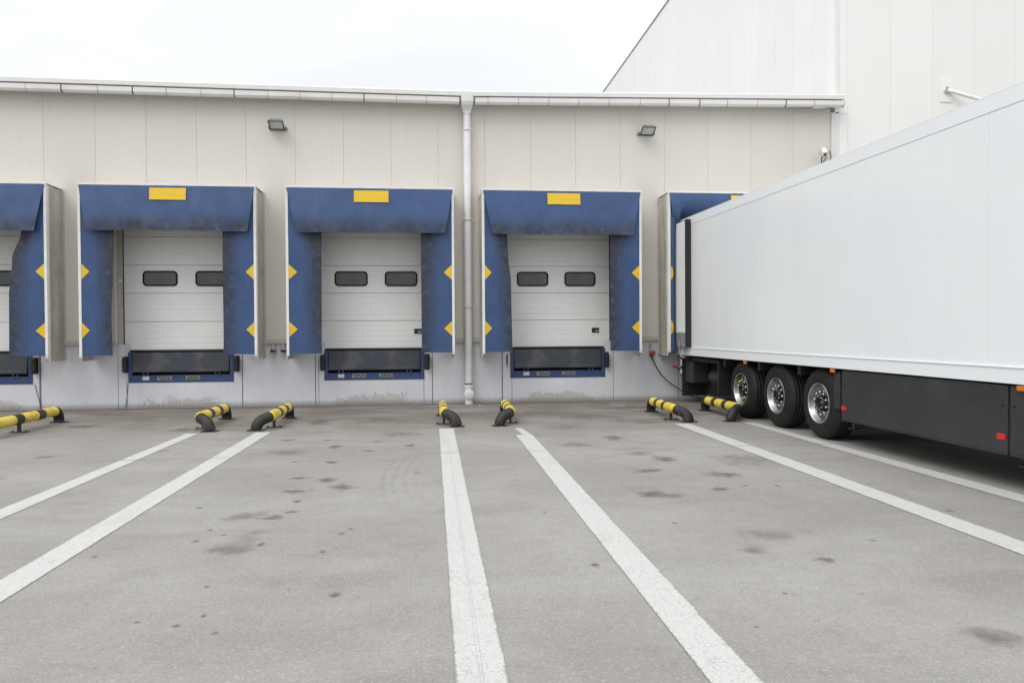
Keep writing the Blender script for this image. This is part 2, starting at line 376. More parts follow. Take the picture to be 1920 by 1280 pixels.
M['tyre']=tyre_mat(); M['chrome']=chrome(); M['alloy']=simple('dull_alloy',(.27,.27,.265),.32,1.,var=.08); M['flange']=simple('flange_alloy',(.42,.42,.415),.30,1.,var=.08); M['hub']=simple('greasy_hub',(.03,.03,.03),.35,.6,var=.3)
M['orange']=simple('amber_lens',(.62,.17,.02),.25); M['red']=simple('red_lens',(.60,.02,.015),.3); M['redplug']=simple('dusty_red_plug',(.36,.035,.03),.5,var=.2,dirt=(.2,.1,.08),dirt_amt=.5,dscale=14)
M['lampdark']=simple('lamp_rim',(.075,.08,.077),.5); M['lampgrey']=simple('lamp_housing',(.20,.215,.205),.45,.2,var=.1)
M['lampglass']=glass('lamp_glass',(.36,.38,.365),.25)
M['white']=simple('white_plastic',(.75,.75,.73),.4,var=.04)
M['pvc']=simple('white_pvc',(.70,.70,.68),.35,var=.05,dirt=(.48,.46,.42),dirt_amt=.25)
M['grey']=simple('grey_plastic',(.42,.41,.39),.5,var=.1,dirt=(.2,.17,.14),dirt_amt=.5,dscale=14)
M['galv']=simple('galvanised',(.42,.43,.44),.4,.6,var=.12)
M['kick']=simple('grey_kick_plate',(.30,.31,.32),.4,.3,var=.08)
M['innerdoor']=simple('white_inner_door',(.80,.81,.79),.4,var=.03)
M['plate']=simple('rating_plate',(.62,.60,.50),.4,var=.1)
M['haz']=simple('stripe_pale',(.33,.31,.25),.5,var=.15)

# ---------------------------------------------------------------- numbers (metres; wall face y=0, X right, camera at y=-17)
SP=4.2036; CX=[2.887+SP*(i-3) for i in range(5)]; HW=1.797; YF=-.729; ZT=4.783; ZB=1.126
XL,XR=-17.0,9.55

# ---------------------------------------------------------------- ground
g=MB(); g.add([(-300,-300,0),(300,-300,0),(300,300,0),(-300,300,0)],[(0,1,2,3)])
tag(g.build('ground',M['asphalt']),kind='structure')
LINES=[[(-4.02,-3.845,-4.43),(-4.10,-3.86,-16.6)],[(-2.91,-2.677,-4.44),(-2.88,-2.66,-16.6)],[(.10,.334,-4.40),(.108,.332,-16.6)],
       [(1.306,1.552,-5.36),(1.283,1.50,-16.6)],[(4.212,4.47,-4.38),(4.29,4.545,-16.6)],[(5.462,5.645,-4.41),(5.56,5.83,-12.6)]]
for i,(a,b) in enumerate(LINES):
    m=MB()
    def ln(u,v,a=a,b=b):
        l=a[0]+(b[0]-a[0])*v; r=a[1]+(b[1]-a[1])*v
        return (l-.012+(r-l+.024)*u,a[2]+(b[2]-a[2])*v,.004)
    m.grid(8,60,ln,smooth=False,attr=lambda u,v: abs(2*u-1))
    if i==3: m.add([(1.365,-4.55,.004),(1.41,-5.355,.004),(1.55,-5.355,.004),(1.485,-4.55,.004)],[(0,1,2,3)])
    if i==2: # ridge left by the second coat of paint
        m.add([(.213,-5.6,.008),(.213,-16.6,.008),(.226,-16.6,.008),(.226,-5.6,.008)],[(0,1,2,3)])
    tag(m.build('road_marking',M['line']),kind='structure',group='white bay lines')

# ---------------------------------------------------------------- low warehouse
wh=thing('warehouse','low beige clad warehouse with five blue loading docks in a row','building',(0,0,0))
m=MB(); m.box(XL,XR,.10,.14,1.445,6.9,1)   # backing seen only through the joints
mm=MB()
def openings(): return [(c-1.36,c+1.36) for c in CX]+[(CX[0]-SP-1.36,CX[0]-SP+1.36)]
x=-8.3-1.0565*9
pan=[]
while x<XR-.02:
    pan.append((max(x,XL),min(x+1.0565,XR))); x+=1.0565
cl=MB(); gp=.0035
def clip(a,b,z0,z1):
    cl.box(a,b,-.04,.06,z0,z1)
for a,b in pan:
    if b<XL+.05: continue
    a0,b0=a+gp,b-gp
    ev=sorted([a0,b0]+[e for o in openings() for e in o if a0<e<b0])
    for p,q in zip(ev,ev[1:]):
        mid=(p+q)/2; inside=any(o[0]<mid<o[1] for o in openings())
        clip(p,q,4.0 if inside else 1.445,6.94)
cl.build('cladding',M['clad'],wh)
bk=MB()
e=[XL]+sorted(v for o in openings() for v in o)+[XR]
for p,q in zip(e[0::2],e[1::2]): bk.box(p+.002,q-.002,-.033,.10,1.448,6.93)
for o in openings(): bk.box(o[0],o[1],-.033,.10,4.003,6.93)
bk.build('panel_joint_strip',M['seam'],wh)
# shell: jamb reveals, back and roof
sh=MB()
for p,q in zip(e[0::2],e[1::2]): sh.box(p,q,.101,.6,0.02,6.8)
for o in openings(): sh.box(o[0],o[1],.101,.6,4.0,6.8)
sh.box(XL,XR,.6,.8,.0,6.8)
sh.build('inner_wall',M['jamb'],wh)
sh=MB(); sh.box(XL,XR,28,28.3,0,6.8); sh.build('back_wall',M['jamb'],wh)
rf=MB(); rf.add([(XL,.20,7.03),(XR,.20,7.2),(XR,28.3,7.5),(XL,28.3,7.5)],[(0,1,2,3)]); rf.build('roof',M['roof'],wh)
# drip trim at the foot of the cladding
for p,q in zip(e[0::2],e[1::2]):
    dp=MB(); dp.box(p,q,-.065,.05,1.405,1.444); dp.box(p,q,-.048,-.0405,1.445,1.50); dp.build('drip_trim',M['sill'],wh)
# concrete plinth, split at its joints
jx=[XL,-15.1,-12.7,-10.9,-8.455,-6.85,-6.672,-4.218,-2.628,-2.557,-.211,-.017,1.586,1.809,4.198,5.77,7.9,XR]
jw=[0,.02,.02,.02,.045,.012,.012,.022,.02,.012,.012,.02,.026,.012,.014,.016,.02,0]
pits=[(c-1.115,c+1.115) for c in CX]+[(CX[0]-SP-1.115,CX[0]-SP+1.115)]
pl=MB()
for (a,wa),(b,wb) in zip(zip(jx,jw),zip(jx[1:],jw[1:])):
    a0,b0=a+wa/2,b-wb/2
    ev=sorted([a0,b0]+[v for o in pits for v in o if a0<v<b0])
    for p,q in zip(ev,ev[1:]):
        mid=(p+q)/2
        if any(o[0]<mid<o[1] for o in pits): pl.box(p,q,0,.10,-.05,.565)
        else: pl.box(p,q,0,.10,-.05,1.404)
for a,w in zip(jx[1:-1],jw[1:-1]):
    top=.56 if any(o[0]-.02<a<o[1]+.02 for o in pits) else 1.40
    pl.box(a-w/2,a+w/2,.012,.03,-.02,top,1)
pl.build('plinth',[M['concrete'],M['joint']],wh)
# end post of the low wall
ep=MB(); ep.box(9.552,9.66,-.075,.08,.02,6.84); ep.build('corner_post',M['trim'],wh)

# gutter line falls towards the downpipe
def gz(x): 
    if x<.8: return .045*(.8-x)/9.8
    return .165*(x-.8)/8.9
def gut_strip(m,x0,x1,prof,mi=0):
    v=[(xx,y,z+gz(xx)) for xx in (x0,x1) for (y,z) in prof]; n=len(prof)
    m.add(v,[(i,(i+1)%n,(i+1)%n+n,i+n) for i in range(n)]+[tuple(range(n-1,-1,-1)),tuple(range(n,2*n))],mi)
fa=MB()
for a,b in ((XL,.8),(.8,9.72)): gut_strip(fa,a,b,[(-.375,6.905),(-.375,6.995),(-.35,7.02),(.25,7.06),(.25,6.905)])
fa.build('roof_fascia',M['trim'],wh)
gut=thing('gutter','off-white box gutter in jointed lengths along the low roof edge','gutter',(0,0,0))
gj=[-9.2,-8.49,-7.78,-7.05,-6.34,-5.65,-4.93,-4.24,-3.53,-2.85,-2.17,-1.47,-.756,-.097,.63]
gj=[gj[0]-.7*k for k in range(11,0,-1)]+gj+[.98]+[1.27+.69*k for k in range(4)]+[4.04,4.77,5.45,6.18,6.85,7.58,8.27,8.97,9.71]
DARKJ=(-7.78,-6.34,-4.24,-1.47,5.45,8.27,6.18)
for a,b in zip(gj,gj[1:]):
    if .6<a<.9 or a<XL: continue
    dy=random.uniform(-.003,.003); gm=MB()
    gut_strip(gm,a+.004,b-.004,[(-.33+dy,6.735),(-.36+dy,6.775),(-.36+dy,6.872),(-.345+dy,6.880),(-.262,6.880),(-.262,6.735)])
    gm.build('trough',M['gutter'],gut)
    dk=any(abs(b-q)<.02 for q in DARKJ); wdt=.018 if dk else random.choice((.006,.009))
    br=MB(); gut_strip(br,b-wdt/2,b+wdt/2,[(-.334,6.728),(-.366,6.770),(-.366,6.877),(-.258,6.877),(-.258,6.728)])
    br.build('joint_bracket',M['dark'] if dk else M['bracket'],gut)

# downpipe
dpp=thing('downpipe','white round downpipe dropping between the two middle docks','downpipe',(.804,-.15,0))
h=MB(); 
def ring(z,wx,y0,y1): return [(-wx,y0,z),(wx,y0,z),(wx,y1,z),(-wx,y1,z)]
rs=[ring(7.0,.138,-.23,.10),ring(6.79,.138,-.23,.10),ring(6.72,.125,-.20,.09),ring(6.63,.088,-.088,.08),ring(6.56,.085,-.085,.08)]
for a,b in zip(rs,rs[1:]): h.add(a+b,[(0,1,5,4),(1,2,6,5),(2,3,7,6),(3,0,4,7)])
h.add(rs[0],[(0,1,2,3)]); h.build('hopper',M['pvc'],dpp,bevel=.012)
p=MB(); p.lathe([(.46,.085),(4.16,.088),(4.17,.084),(6.19,.086),(6.2,.083),(6.60,.083)],'z',24); p.build('pipe',M['pvc'],dpp)
for z in (2.206,4.177,6.203):
    c=MB(); c.lathe([(z-.025,.087),(z-.025,.096),(z+.025,.096),(z+.025,.087)],'z',24); c.box(-.13,.13,-.008,.008,z-.01,z+.01); c.box(-.015,.015,.09,.16,z-.012,z+.012); c.build('pipe_clamp',M['pvc'],dpp)
s_=MB(); s_.lathe([(.44,.092),(.468,.092)],'z',24); s_.build('rubber_seal',M['blk'],dpp)
s_=MB(); s_.lathe([(.30,.086),(.36,.10),(.42,.106),(.44,.106),(.44,.08)],'z',24); s_.lathe([(.0,.088),(.05,.082),(.31,.086)],'z',24); s_.build('socket',M['pvc'],dpp)
s_=MB(); s_.lathe([(-.13,.0),(-.13,.10),(-.122,.112),(-.085,.112),(-.075,.09),(-.02,.088)],'y',28,(0,0,.225)); s_.build('access_cap',M['pvc'],dpp)
for a in range(6):
    pass

# ---------------------------------------------------------------- tall warehouse
tw=thing('tall_building','tall white clad warehouse wall rising behind the low roof on the right','building',(0,0,0))
TX=9.66; TH=15.05
f=MB(); s=MB()
xs=[TX+.10,9.983]+[9.983+1.093*k for k in range(1,26)]
for a,b in zip(xs,xs[1:]): f.box(a+.0035,b-.0035,-.04,.06,0.0,TH)
f.build('front_cladding',M['tallF'],tw)
k=0
ys=[.30]+[1.036+1.03*i for i in range(44)]
for a,b in zip(ys,ys[1:]): s.box(TX,TX+.08,a+.0035,b-.0035,6.6,TH)
s.build('side_cladding',M['tallS'],tw)
s=MB(); s.box(TX+.10,37,-.034,.3,0.003,TH-.05); s.box(TX+.006,TX+.3,.3,45.4,6.603,TH-.05); s.box(37,37.3,0,46,0,TH-.05); s.box(TX+.3,37,45.5,46,0,TH-.05); s.build('joint_backing',M['seamW'],tw)
s=MB(); s.box(TX-.012,TX+.095,-.052,.295,6.86,TH+.0); s.box(TX+.005,TX+.095,-.045,.058,.02,6.83); s.build('corner_flashing',M['flash'],tw,bevel=.006)
s=MB(); s.box(TX-.03,TX+.12,.0,46,TH+.003,TH+.055); s.box(TX-.03,37.3,-.06,-.003,TH+.003,TH+.055); s.build('coping',M['coping'],tw)
s=MB(); s.box(TX+.1,37,.31,45.4,TH-.04,TH+.002); s.build('roof',M['roof'],tw)
# flashing piece beside gutter end
s=MB(); s.box(9.70,9.985,-.046,-.041,6.815,6.835); s.box(9.976,9.99,-.046,-.041,1.5,6.815); s.build('flashing_edge',M['seamW'],tw)

# ---------------------------------------------------------------- dock shelters
def smooth(t): t=max(0,min(1,t)); return t*t*(3-2*t)
def interp(pts,z):
    if z<=pts[0][0]: return pts[0][1]
    for (a,va),(b,vb) in zip(pts,pts[1:]):
        if z<=b: return va+(vb-va)*smooth((z-a)/(b-a))
    return pts[-1][1]
POS=['cut by the left edge of the photo','second from the left','in the middle, left of the downpipe','just right of the downpipe','with the white trailer backed into it']
# inner edge of the left and right curtains (height, x from the dock centre) and the hem of the head curtain
EDGE=[dict(l=[(1.2,-1.1),(4,-1.1)],r=[(1.19,1.02),(2.4,1.03),(3.2,1.10),(3.75,1.28),(4.2,1.30)],h=(-1.58,1.60,3.76)),
      dict(l=[(1.18,-1.155),(2.1,-1.165),(2.9,-1.135),(3.75,-1.10),(4.2,-1.10)],r=[(1.2,1.095),(2.4,1.098),(3.8,1.10)],h=(-1.60,1.645,3.79)),
      dict(l=[(1.22,-1.065),(3.8,-1.05)],r=[(1.22,1.075),(3.8,1.07)],h=(-1.555,1.605,3.775)),
      dict(l=[(1.24,-1.142),(2.7,-1.158),(3.3,-1.215),(3.7,-1.235),(4.2,-1.235)],r=[(1.2,1.08),(3.8,1.078)],h=(-1.575,1.567,3.768)),
      None]
import mathutils
def wob(x,y,z,s=1.): return mathutils.noise.noise(Vector((x*s,y*s,z*s)))
def curtain(side,edge,cx,i,crushed=False):
    """side -1 left / +1 right; local coordinates from dock centre"""
    out=side*(HW-.055)
    def fn(u,v):
        z=1.19+(4.66-1.19)*v; xi=interp(edge,z)
        x=out+(xi-out)*u
        if crushed: x=out-side*(.125+.012*math.sin(z*2))*min(1,u/.6)
        y=YF+.008+.035*u*u*(.6+.8*wob(x+cx,3,z,.9))+.01*wob(x*2+cx,1,z,1.3)
        if crushed: y=YF+.01+.36*smooth((u-.42)/.58)
        return (x,y,z)
    def gr(u,v):
        z=1.19+(4.66-1.19)*v
        if crushed: return .1+.35*u
        return min(1,max(0,(u-.30)/.62))*(.72+.30*smooth((z-1.2)/2.4)+.12*wob(z*1.3,cx,side,1))+.28*smooth((z-3.2)/.5)*u
    m=MB(); m.grid(14,44,fn,attr=gr); return m.build('side_curtain',M['blue'],None,solid=.006),fn,out
def diamond(side,fn,out,z,crushed):
    m=MB(); n=8; hh=.168
    pts=[]
    def P(u,zz):
        x,y,q=fn(u,(zz-1.19)/(4.66-1.19)); return (x,y-.009,zz)
    wu=.185/(.70)
    rows=[]
    for k in range(n+1):
        zz=z-hh+2*hh*k/n; w=(1-abs(k/n*2-1))
        if crushed: w=math.sqrt(max(0,1-(k/n*2-1)**2))*1.2
        rows.append([P(wu*w*j/3,zz) for j in range(4)])
    vs=[p for r in rows for p in r]
    fs=[(k*4+j,k*4+j+1,k*4+j+5,k*4+j+4) for k in range(n) for j in range(3)]
    m.add(vs,fs); return m.build('yellow_diamond',M['yellow'])
SH_LABEL=['blue dock shelter at the far left, cut off by the photo edge','blue dock shelter whose right curtain hides half of a door window','clean edged blue dock shelter just left of the white downpipe',
 'blue dock shelter just right of the white downpipe, its left curtain curling inward','blue dock shelter with a white trailer backed into it']
for i in range(5):
    cx=CX[i]; crushed=i==4
    t=thing('dock_shelter',SH_LABEL[i],'dock shelter',(cx,0,0),0,'blue loading dock shelters along the wall')
    # frame: posts and top bar
    for sd in (-1,1):
        m=MB(); a=sd*HW; m.box(min(a,a-sd*.055),max(a,a-sd*.055),YF-.012,YF+.05,ZB+.02,ZT-.045); m.box(min(a,a-sd*.012),max(a,a-sd*.012),YF+.051,YF+.10,ZB-.06,ZT-.05)
        m.box(min(a,a-sd*.24),max(a,a-sd*.24),YF+.30,YF+.50,ZB-.05,ZB-.035)
        for z in (ZB+.06,ZT-.09): m.lathe([(YF-.02,0.001),(YF-.02,.011),(YF-.012,.013)],'y',8,(a-sd*.028,0,z),1)
        m.build('frame_post',[M['frameW'],M['galv']],t,bevel=.004)
    m=MB(); m.box(-HW-.005,HW+.005,YF-.015,YF+.06,ZT-.043,ZT); m.box(-HW,HW,YF+.061,-.042,ZT-.03,ZT-.012)
    m.build('top_bar',M['frameW'],t,bevel=.004)
    # fabric cheeks back to the wall
    for sd in (-1,1):
        m=MB()
        def fn(u,v,sd=sd,cx=cx):
            y=YF+.055+(-.045-(YF+.055))*u; z=1.07+(ZT-.05-1.07)*v+.04*(1-v)*0
            sag=.05*math.sin(math.pi*u)*(.4+.5*wob(cx,y*2,z*.8,1.0)+.35*math.sin(z*2.2+y*4+cx))
            fold=.016*math.sin(9*(u-.3*v)+cx)*math.sin(math.pi*u)
            return (sd*(HW-.005)-sd*sag*.8+sd*fold,y,z)
        m.grid(12,40,fn); m.build('side_cover',M['side'],t,solid=.005)
    for sd in (-1,1):
        m=MB(); m.box(min(sd*HW,sd*(HW+.035)),max(sd*HW,sd*(HW+.035)),-.05,-.041,1.08,ZT-.05); m.build('wall_bead',M['jamb'],t)
    # side curtains
    ed=EDGE[i]
    for sd in (-1,1):
        if crushed:
            o,fn,out=curtain(sd,[(0,0)],cx,i,True)
        else:
            o,fn,out=curtain(sd,ed['l'] if sd<0 else ed['r'],cx,i)
        o.parent=t
        for z in (2.94,1.715):
            d=diamond(sd,fn,out,z,crushed); d.parent=o
    # head curtain
    m=MB()
    if not crushed:
        hl,hr,hz=ed['h']
        def fn(u,v):
            z=ZT-.05-(ZT-.05-hz)*v; vv=v
            xl=-HW+.03+(hl+HW-.03)*vv; xr=HW-.03+(hr-HW+.03)*vv; x=xl+(xr-xl)*u
            y=YF-.018-.10*vv-.018*wob(x+cx*3,2,z,1.1)*vv-.040*wob(x*1.0+cx*7,4,z*.8,2.6)*vv**3-.010*wob(x*2.5+cx,5,z*2,1)*vv-.006*math.sin(math.pi*vv)
            return (x,y,z+.016*wob(x+cx*2,8,1,1.4)*vv*vv)
        def gr(u,v):
            return smooth((v-.40)/.58)*(.75+.30*wob(u*5+i*5,2,3))
        m.grid(70,20,fn,attr=gr)
    else:
        def fn(u,v):
            x=-HW+.03+2*(HW-.03)*u; 
            onT=smooth((x+1.60)/.25)          # left end hangs beside the trailer, the rest is folded over it
            drop=.80-.22*onT; z=ZT-.05-drop*v
            zmin=4.16
            y=YF-.018-.05*math.sin(v*2.)+.50*smooth((v-.25)/.75)*(.25+.75*onT)
            x2=x+ (.06*v if u<.05 else 0)+.05*(1-onT)*v
            if onT>.5: z=max(z,zmin)
            return (x2,y+.02*wob(x*2,3,z),z)
        def gr(u,v): return .75*smooth((v-.45)/.5)*(1-.6*smooth(u*4))+.06
        m.grid(44,16,fn,attr=gr)
    hc=m.build('head_curtain',M['blue'],t,solid=.006)
    # yellow panel
    m=MB(); off=.02
    z0,z1=4.437,4.69
    def f2(u,v):
        x=-.368+off+.736*u; z=z0+(z1-z0)*v
        vv=(ZT-.05-z)/((ZT-.05)-(EDGE[i]['h'][2] if EDGE[i] else 4.15))
        if crushed: y=YF-.018-.05*math.sin(vv*2.)+.50*smooth((vv-.25)/.75)-.035
        else: y=YF-.018-.10*vv-.006*math.sin(math.pi*vv)-.022
        return (x,y,z)
    m.grid(6,4,f2,smooth=False); m.build('yellow_panel',M['yellow'],hc)

# ---------------------------------------------------------------- dock doors
def rrect(x0,x1,z0,z1,r,n=5):
    p=[]
    for (cx_,cz,a0) in ((x1-r,z0+r,-90),(x1-r,z1-r,0),(x0+r,z1-r,90),(x0+r,z0+r,180)):
        for k in range(n+1):
            a=R(a0+90*k/n); p.append((cx_+r*math.cos(a),cz+r*math.sin(a)))
    return p
D_LABEL=['white sectional dock door at the far left, almost hidden by a blue curtain','white sectional dock door with its right window half covered by the curtain','white sectional dock door with two windows, left of the downpipe','white sectional dock door with two windows, right of the downpipe']
WOFF=[0,.045,.0,-.045]
for i in range(4):
    cx=CX[i]; t=bpy.data.objects.new('dock_door',None); C.objects.link(t); t.parent=wh; t.location=(cx,.15,0)
    m=MB(); zz=[1.275,1.90,2.53,3.155,3.78,3.99]
    for a,b in zip(zz,zz[1:]): m.box(-1.24,1.26,0,.045,a+.003,b-.003)
    m.box(-1.235,1.255,.046,.06,1.28,3.985,1)
    m.build('door_panel',[M['door'],M['seam']],t,bevel=.005)
    m=MB(); m.box(-1.24,1.26,.004,.04,1.235,1.277); m.build('bottom_seal',M['blk'],t)
    for a,b in ((-1.356,-1.262),(1.282,1.356)):
        m=MB(); m.box(a,b,-.05,.03,1.23,3.99)
        if i==1 and a<0: m.box(b-.07,b-.005,-.056,-.0505,2.78,2.84,1)
        m.build('jamb',[M['jamb'],M['white']],t,bevel=.004)
    
    for a in (-1.261,1.261):
        m=MB(); m.box(a,a+.02,.002,.03,1.23,3.99); m.build('edge_seal',M['blk'],t)
    for wx in (-.885,.235):
        x0=wx+WOFF[i]; x1=x0+.735; z0,z1=2.69,3.025
        fr=MB(); o=rrect(x0,x1,z0,z1,.085); q=rrect(x0+.028,x1-.028,z0+.028,z1-.028,.065); n=len(o)
        v=[(x,-.02,z) for x,z in o]+[(x,-.02,z) for x,z in q]+[(x,.0,z) for x,z in o]+[(x,-.004,z) for x,z in q]
        fs=[]
        for k in range(n):
            j=(k+1)%n; fs+=[(k,j,j+n,k+n),(k,k+2*n,j+2*n,j),(k+n,j+n,j+3*n,k+3*n)]
        fr.add(v,fs); fr.prism(rrect(x0+.027,x1-.027,z0+.027,z1-.027,.066),-.010,-.002,1); w=fr.build('window',[M['wframe'],M['gl']],t)
    if i in (2,3):
        lx=.975 if i==2 else .93; a=1.06
        x0={2:.89,3:.835}[i]
        m=MB(); m.box(x0,x0+.175,-.012,-.001,1.60,1.715); m.box(x0+.085,x0+.165,-.02,-.0125,1.625,1.66,1); m.build('latch',[M['blk'],M['galv']],t,bevel=.004)

# ---------------------------------------------------------------- dock levellers and rubber buffers
L_LABEL=['blue dock leveller under the far left door, cut by the photo edge','blue dock leveller under the door with the half covered window','blue dock leveller under the door left of the downpipe','blue dock leveller under the door right of the downpipe']
for i in range(4):
    cx=CX[i]; t=thing('dock_leveller',L_LABEL[i],'dock leveller',(cx,0,0),0,'blue dock levellers below the doors')
    m=MB(); m.box(-1.115,-1.035,-.018,.09,.57,1.235); m.box(1.035,1.115,-.018,.09,.57,1.235); m.box(-1.034,1.034,-.015,.09,.57,.725)
    m.box(-1.034,1.034,-.022,-.0155,.705,.722)
    m.build('pit_frame',M['steelblue'],t,bevel=.006)
    m=MB(); m.box(-1.03,1.03,.30,.34,.56,1.23); m.box(-1.033,-1.02,.091,.30,.57,1.23); m.box(1.02,1.033,.091,.30,.57,1.23); m.box(-1.02,1.02,.091,.299,.55,.57); m.box(-1.115,1.115,.345,.36,.55,1.23); m.build('pit',M['dark'],t)
    m=MB(); # lip plate, leaning out a little at its foot
    m.add([(-1.02,.0,1.222),(1.02,.0,1.222),(1.02,-.045,.815),(-1.02,-.045,.815),(-1.02,.03,1.222),(1.02,.03,1.222),(1.02,-.015,.815),(-1.02,-.015,.815)],
          [(0,3,2,1),(4,5,6,7),(0,1,5,4),(3,7,6,2),(0,4,7,3),(1,2,6,5)])
    m.box(-1.02,1.02,-.05,-.01,.795,.812); m.build('lip',M['lip'],t,bevel=.004)
    for bx in (-.80,.72):
        m=MB(); m.box(bx,bx+.022,-.03,.05,.715,.80); m.box(bx+.085,bx+.107,-.03,.05,.715,.80); m.box(bx-.01,bx+.117,-.034,-.02,.712,.733); m.build('lip_rest',M['steelblue'],t)
    if i: 
        m=MB(); m.box(-.815,-.675,-.022,-.0155,.625,.70); m.box(-.812,-.678,-.0245,-.0221,.655,.672,1); m.build('rating_plate',[M['plate'],M['grey']],t)
    for (x0,sl) in ((-.50,-1),(.10,1)):
        m=MB(); m.box(x0,x0+.30,-.0215,-.0155,.622,.702,0)
        for k in range(5):
            a=x0+.012+k*.058; d=.05
            q=[(a+(d if sl<0 else 0),.63),(a+(d if sl<0 else 0)+.036,.63),(a+(0 if sl<0 else d)+.036,.695),(a+(0 if sl<0 else d),.695)]
            q=[(min(xx,x0+.296),z) for xx,z in q]
            m.prism(q,-.0235,-.0216,1)
        m.build('hazard_strip',[M['haz'],M['dark']],t)
bump_master=None
B=[(-8.548,0,'black rubber dock buffer at the far left, right of the cut off leveller'),(CX[1]-1.155,0,'black rubber dock buffer left of the second leveller'),(CX[1]+1.185,0,'black rubber dock buffer right of the second leveller'),
   (CX[2]-1.145,0,'black rubber dock buffer left of the leveller beside the downpipe'),(CX[2]+1.178,0,'black rubber dock buffer between the third leveller and the downpipe'),(CX[3]+1.14,0,'black rubber dock buffer right of the last free leveller')]
for k,(bx,_,lab) in enumerate(B):
    if not bump_master:
        t=bump_master=thing('dock_buffer',lab,'dock buffer',(bx,0,0),0,'black rubber dock buffers')
        m=MB(); m.box(-.048,.048,-.13,-.012,.805,1.125); m.build('rubber_block',M['blk'],t,bevel=.018)
        m=MB(); m.box(-.06,.06,-.0115,-.001,.785,1.145); 
        m.build('back_plate',M['darksteel'],t)
        m=MB()
        for z in (.87,1.06): m.lathe([(-.156,.001),(-.156,.014),(-.149,.016)],'y',10,(0,0,z))
        m.build('bolt',M['darksteel'],t)
    else:
        t=copy_tree(bump_master); t.location=(bx,0,0); t['label']=lab
# torn off buffer: only the fixings are left
m=MB()
for z in (.84,.93,1.02,1.10): m.lathe([(-.03,.001),(-.03,.015),(-.001,.017)],'y',8,(1.70+.012*math.sin(z*30),0,z))
m.box(1.685,1.715,-.012,-.001,.88,1.08)
o=m.build('buffer_fixing',M['darksteel']); tag(o,'row of bare rusty bolts on the plinth where a buffer is missing','fixing',None,'thing')

# ---------------------------------------------------------------- pipe barriers
PR=.088; PZ=.222
def bend(p0,d0,d1,r,n=9):
    """quarter-style bend starting at p0 heading d0 and ending heading d1"""
    d0=Vector(d0).normalized(); d1=Vector(d1).normalized(); pts=[]
    ang=d0.angle(d1); ax=d0.cross(d1).normalized(); c=Vector(p0)+ (d1-d0*d0.dot(d1)).normalized()*r
    v=Vector(p0)-c
    for k in range(n+1): pts.append(c+Matrix.Rotation(ang*k/n,3,ax)@v)
    return pts
def make_barrier(sign,name,label,yf=-3.93):
    """pipe along y, local origin under the pipe; front elbow flares to sign*x"""
    t=thing(name,label,'barrier',(0,0,0),0,'yellow and black pipe barriers at the bays')
    yr=-2.58
    # pipe with painted bands
    m=MB(); L=yf-yr
    cuts=[0,.24,.37,.62,.75,1.0]
    for k,(a,b) in enumerate(zip(cuts,cuts[1:])):
        m.tube([(0,yr+L*a,PZ),(0,yr+L*(a+b)/2,PZ),(0,yr+L*b,PZ)],PR+(0.0015 if k%2 else 0),22,cap=False,mi=k%2)
    if True:  # the yellow starts round the front bend
        fb=bend((0,yf,PZ),(0,-1,0),(sign*.80,-.45,-.28),.20,8)
        m.tube(fb[:5],PR,22,cap=False,mi=0)
    pp=m.build('pipe',[M['ypipe'],M['bband']],t)
    # front elbow
    m=MB(); s0=fb[4:]
    end=fb[-1]; dirv=(fb[-1]-fb[-2]).normalized()
    b2=bend(end,dirv,(dirv.x*.12,dirv.y*.12,-1),.20,8)
    tip=b2[-1]; path=s0+b2[1:]
    if tip.z>.02: path=path+[Vector((tip.x+dirv.x*.01,tip.y+dirv.y*.01,.015))]
    path=[q for q in path if q.z>.012]+([Vector((path[-1].x,path[-1].y,.013))] if path[-1].z<=.012 else [])
    m.tube(path,PR+.003,22); m.build('front_elbow',M['bpipe'],t)
    fx,fy=path[-1].x,path[-1].y
    rb=bend((0,yr,PZ),(0,1,0),(0,.05,-1),.17,8); rb=[q for q in rb if q.z>.012]; rb.append(Vector((0,rb[-1].y,.013)))
    e=MB(); e.tube(rb,PR+.003,22); e.build('rear_elbow',M['bpipe'],t)
    ry=rb[-1].y
    for (qx,qy) in ((fx,fy),(0,ry)):
        m=MB(); m.box(qx-.13,qx+.13,qy-.10,qy+.10,.0,.012)
        for (bx,by) in ((qx-.105,qy-.075),(qx+.105,qy-.075)): m.lathe([(.012,.016),(.03,.014),(.03,.001)],'z',8,(bx,by,0))
        m.build('foot_plate',M['darksteel'],t)
    m=MB(); py=-3.80; m.box(-.006-.014,.02,py-.03,py+.03,.0,PZ-PR+.01); m.box(-.14,.14,py-.055,py+.055,0,.010)
    for bx in (-.105,.105): m.lathe([(.010,.017),(.034,.015),(.034,.001)],'z',8,(bx,py,0))
    m.build('middle_support',M['darksteel'],t)
    return t
BAR=[(-6.93,-1,'yellow and black pipe barrier cut off by the left photo edge',.02),(-3.93,1,'pipe barrier with a white scrape on its front elbow, at the second bay right',-.01),(-2.755,-1,'pipe barrier with red scrapes on its black elbow, left of the third bay',.0),
     (.185,1,'pipe barrier seen end on at the head of the white line under the downpipe',.0),(1.385,-1,'pipe barrier just right of the downpipe, its front elbow bent left',-.02),(4.36,1,'scuffed pipe barrier below the red wall plug, left of the trailer bay',-.03),(5.53,-1,'pipe barrier right in front of the rearmost trailer wheel',.015)]
mast={}
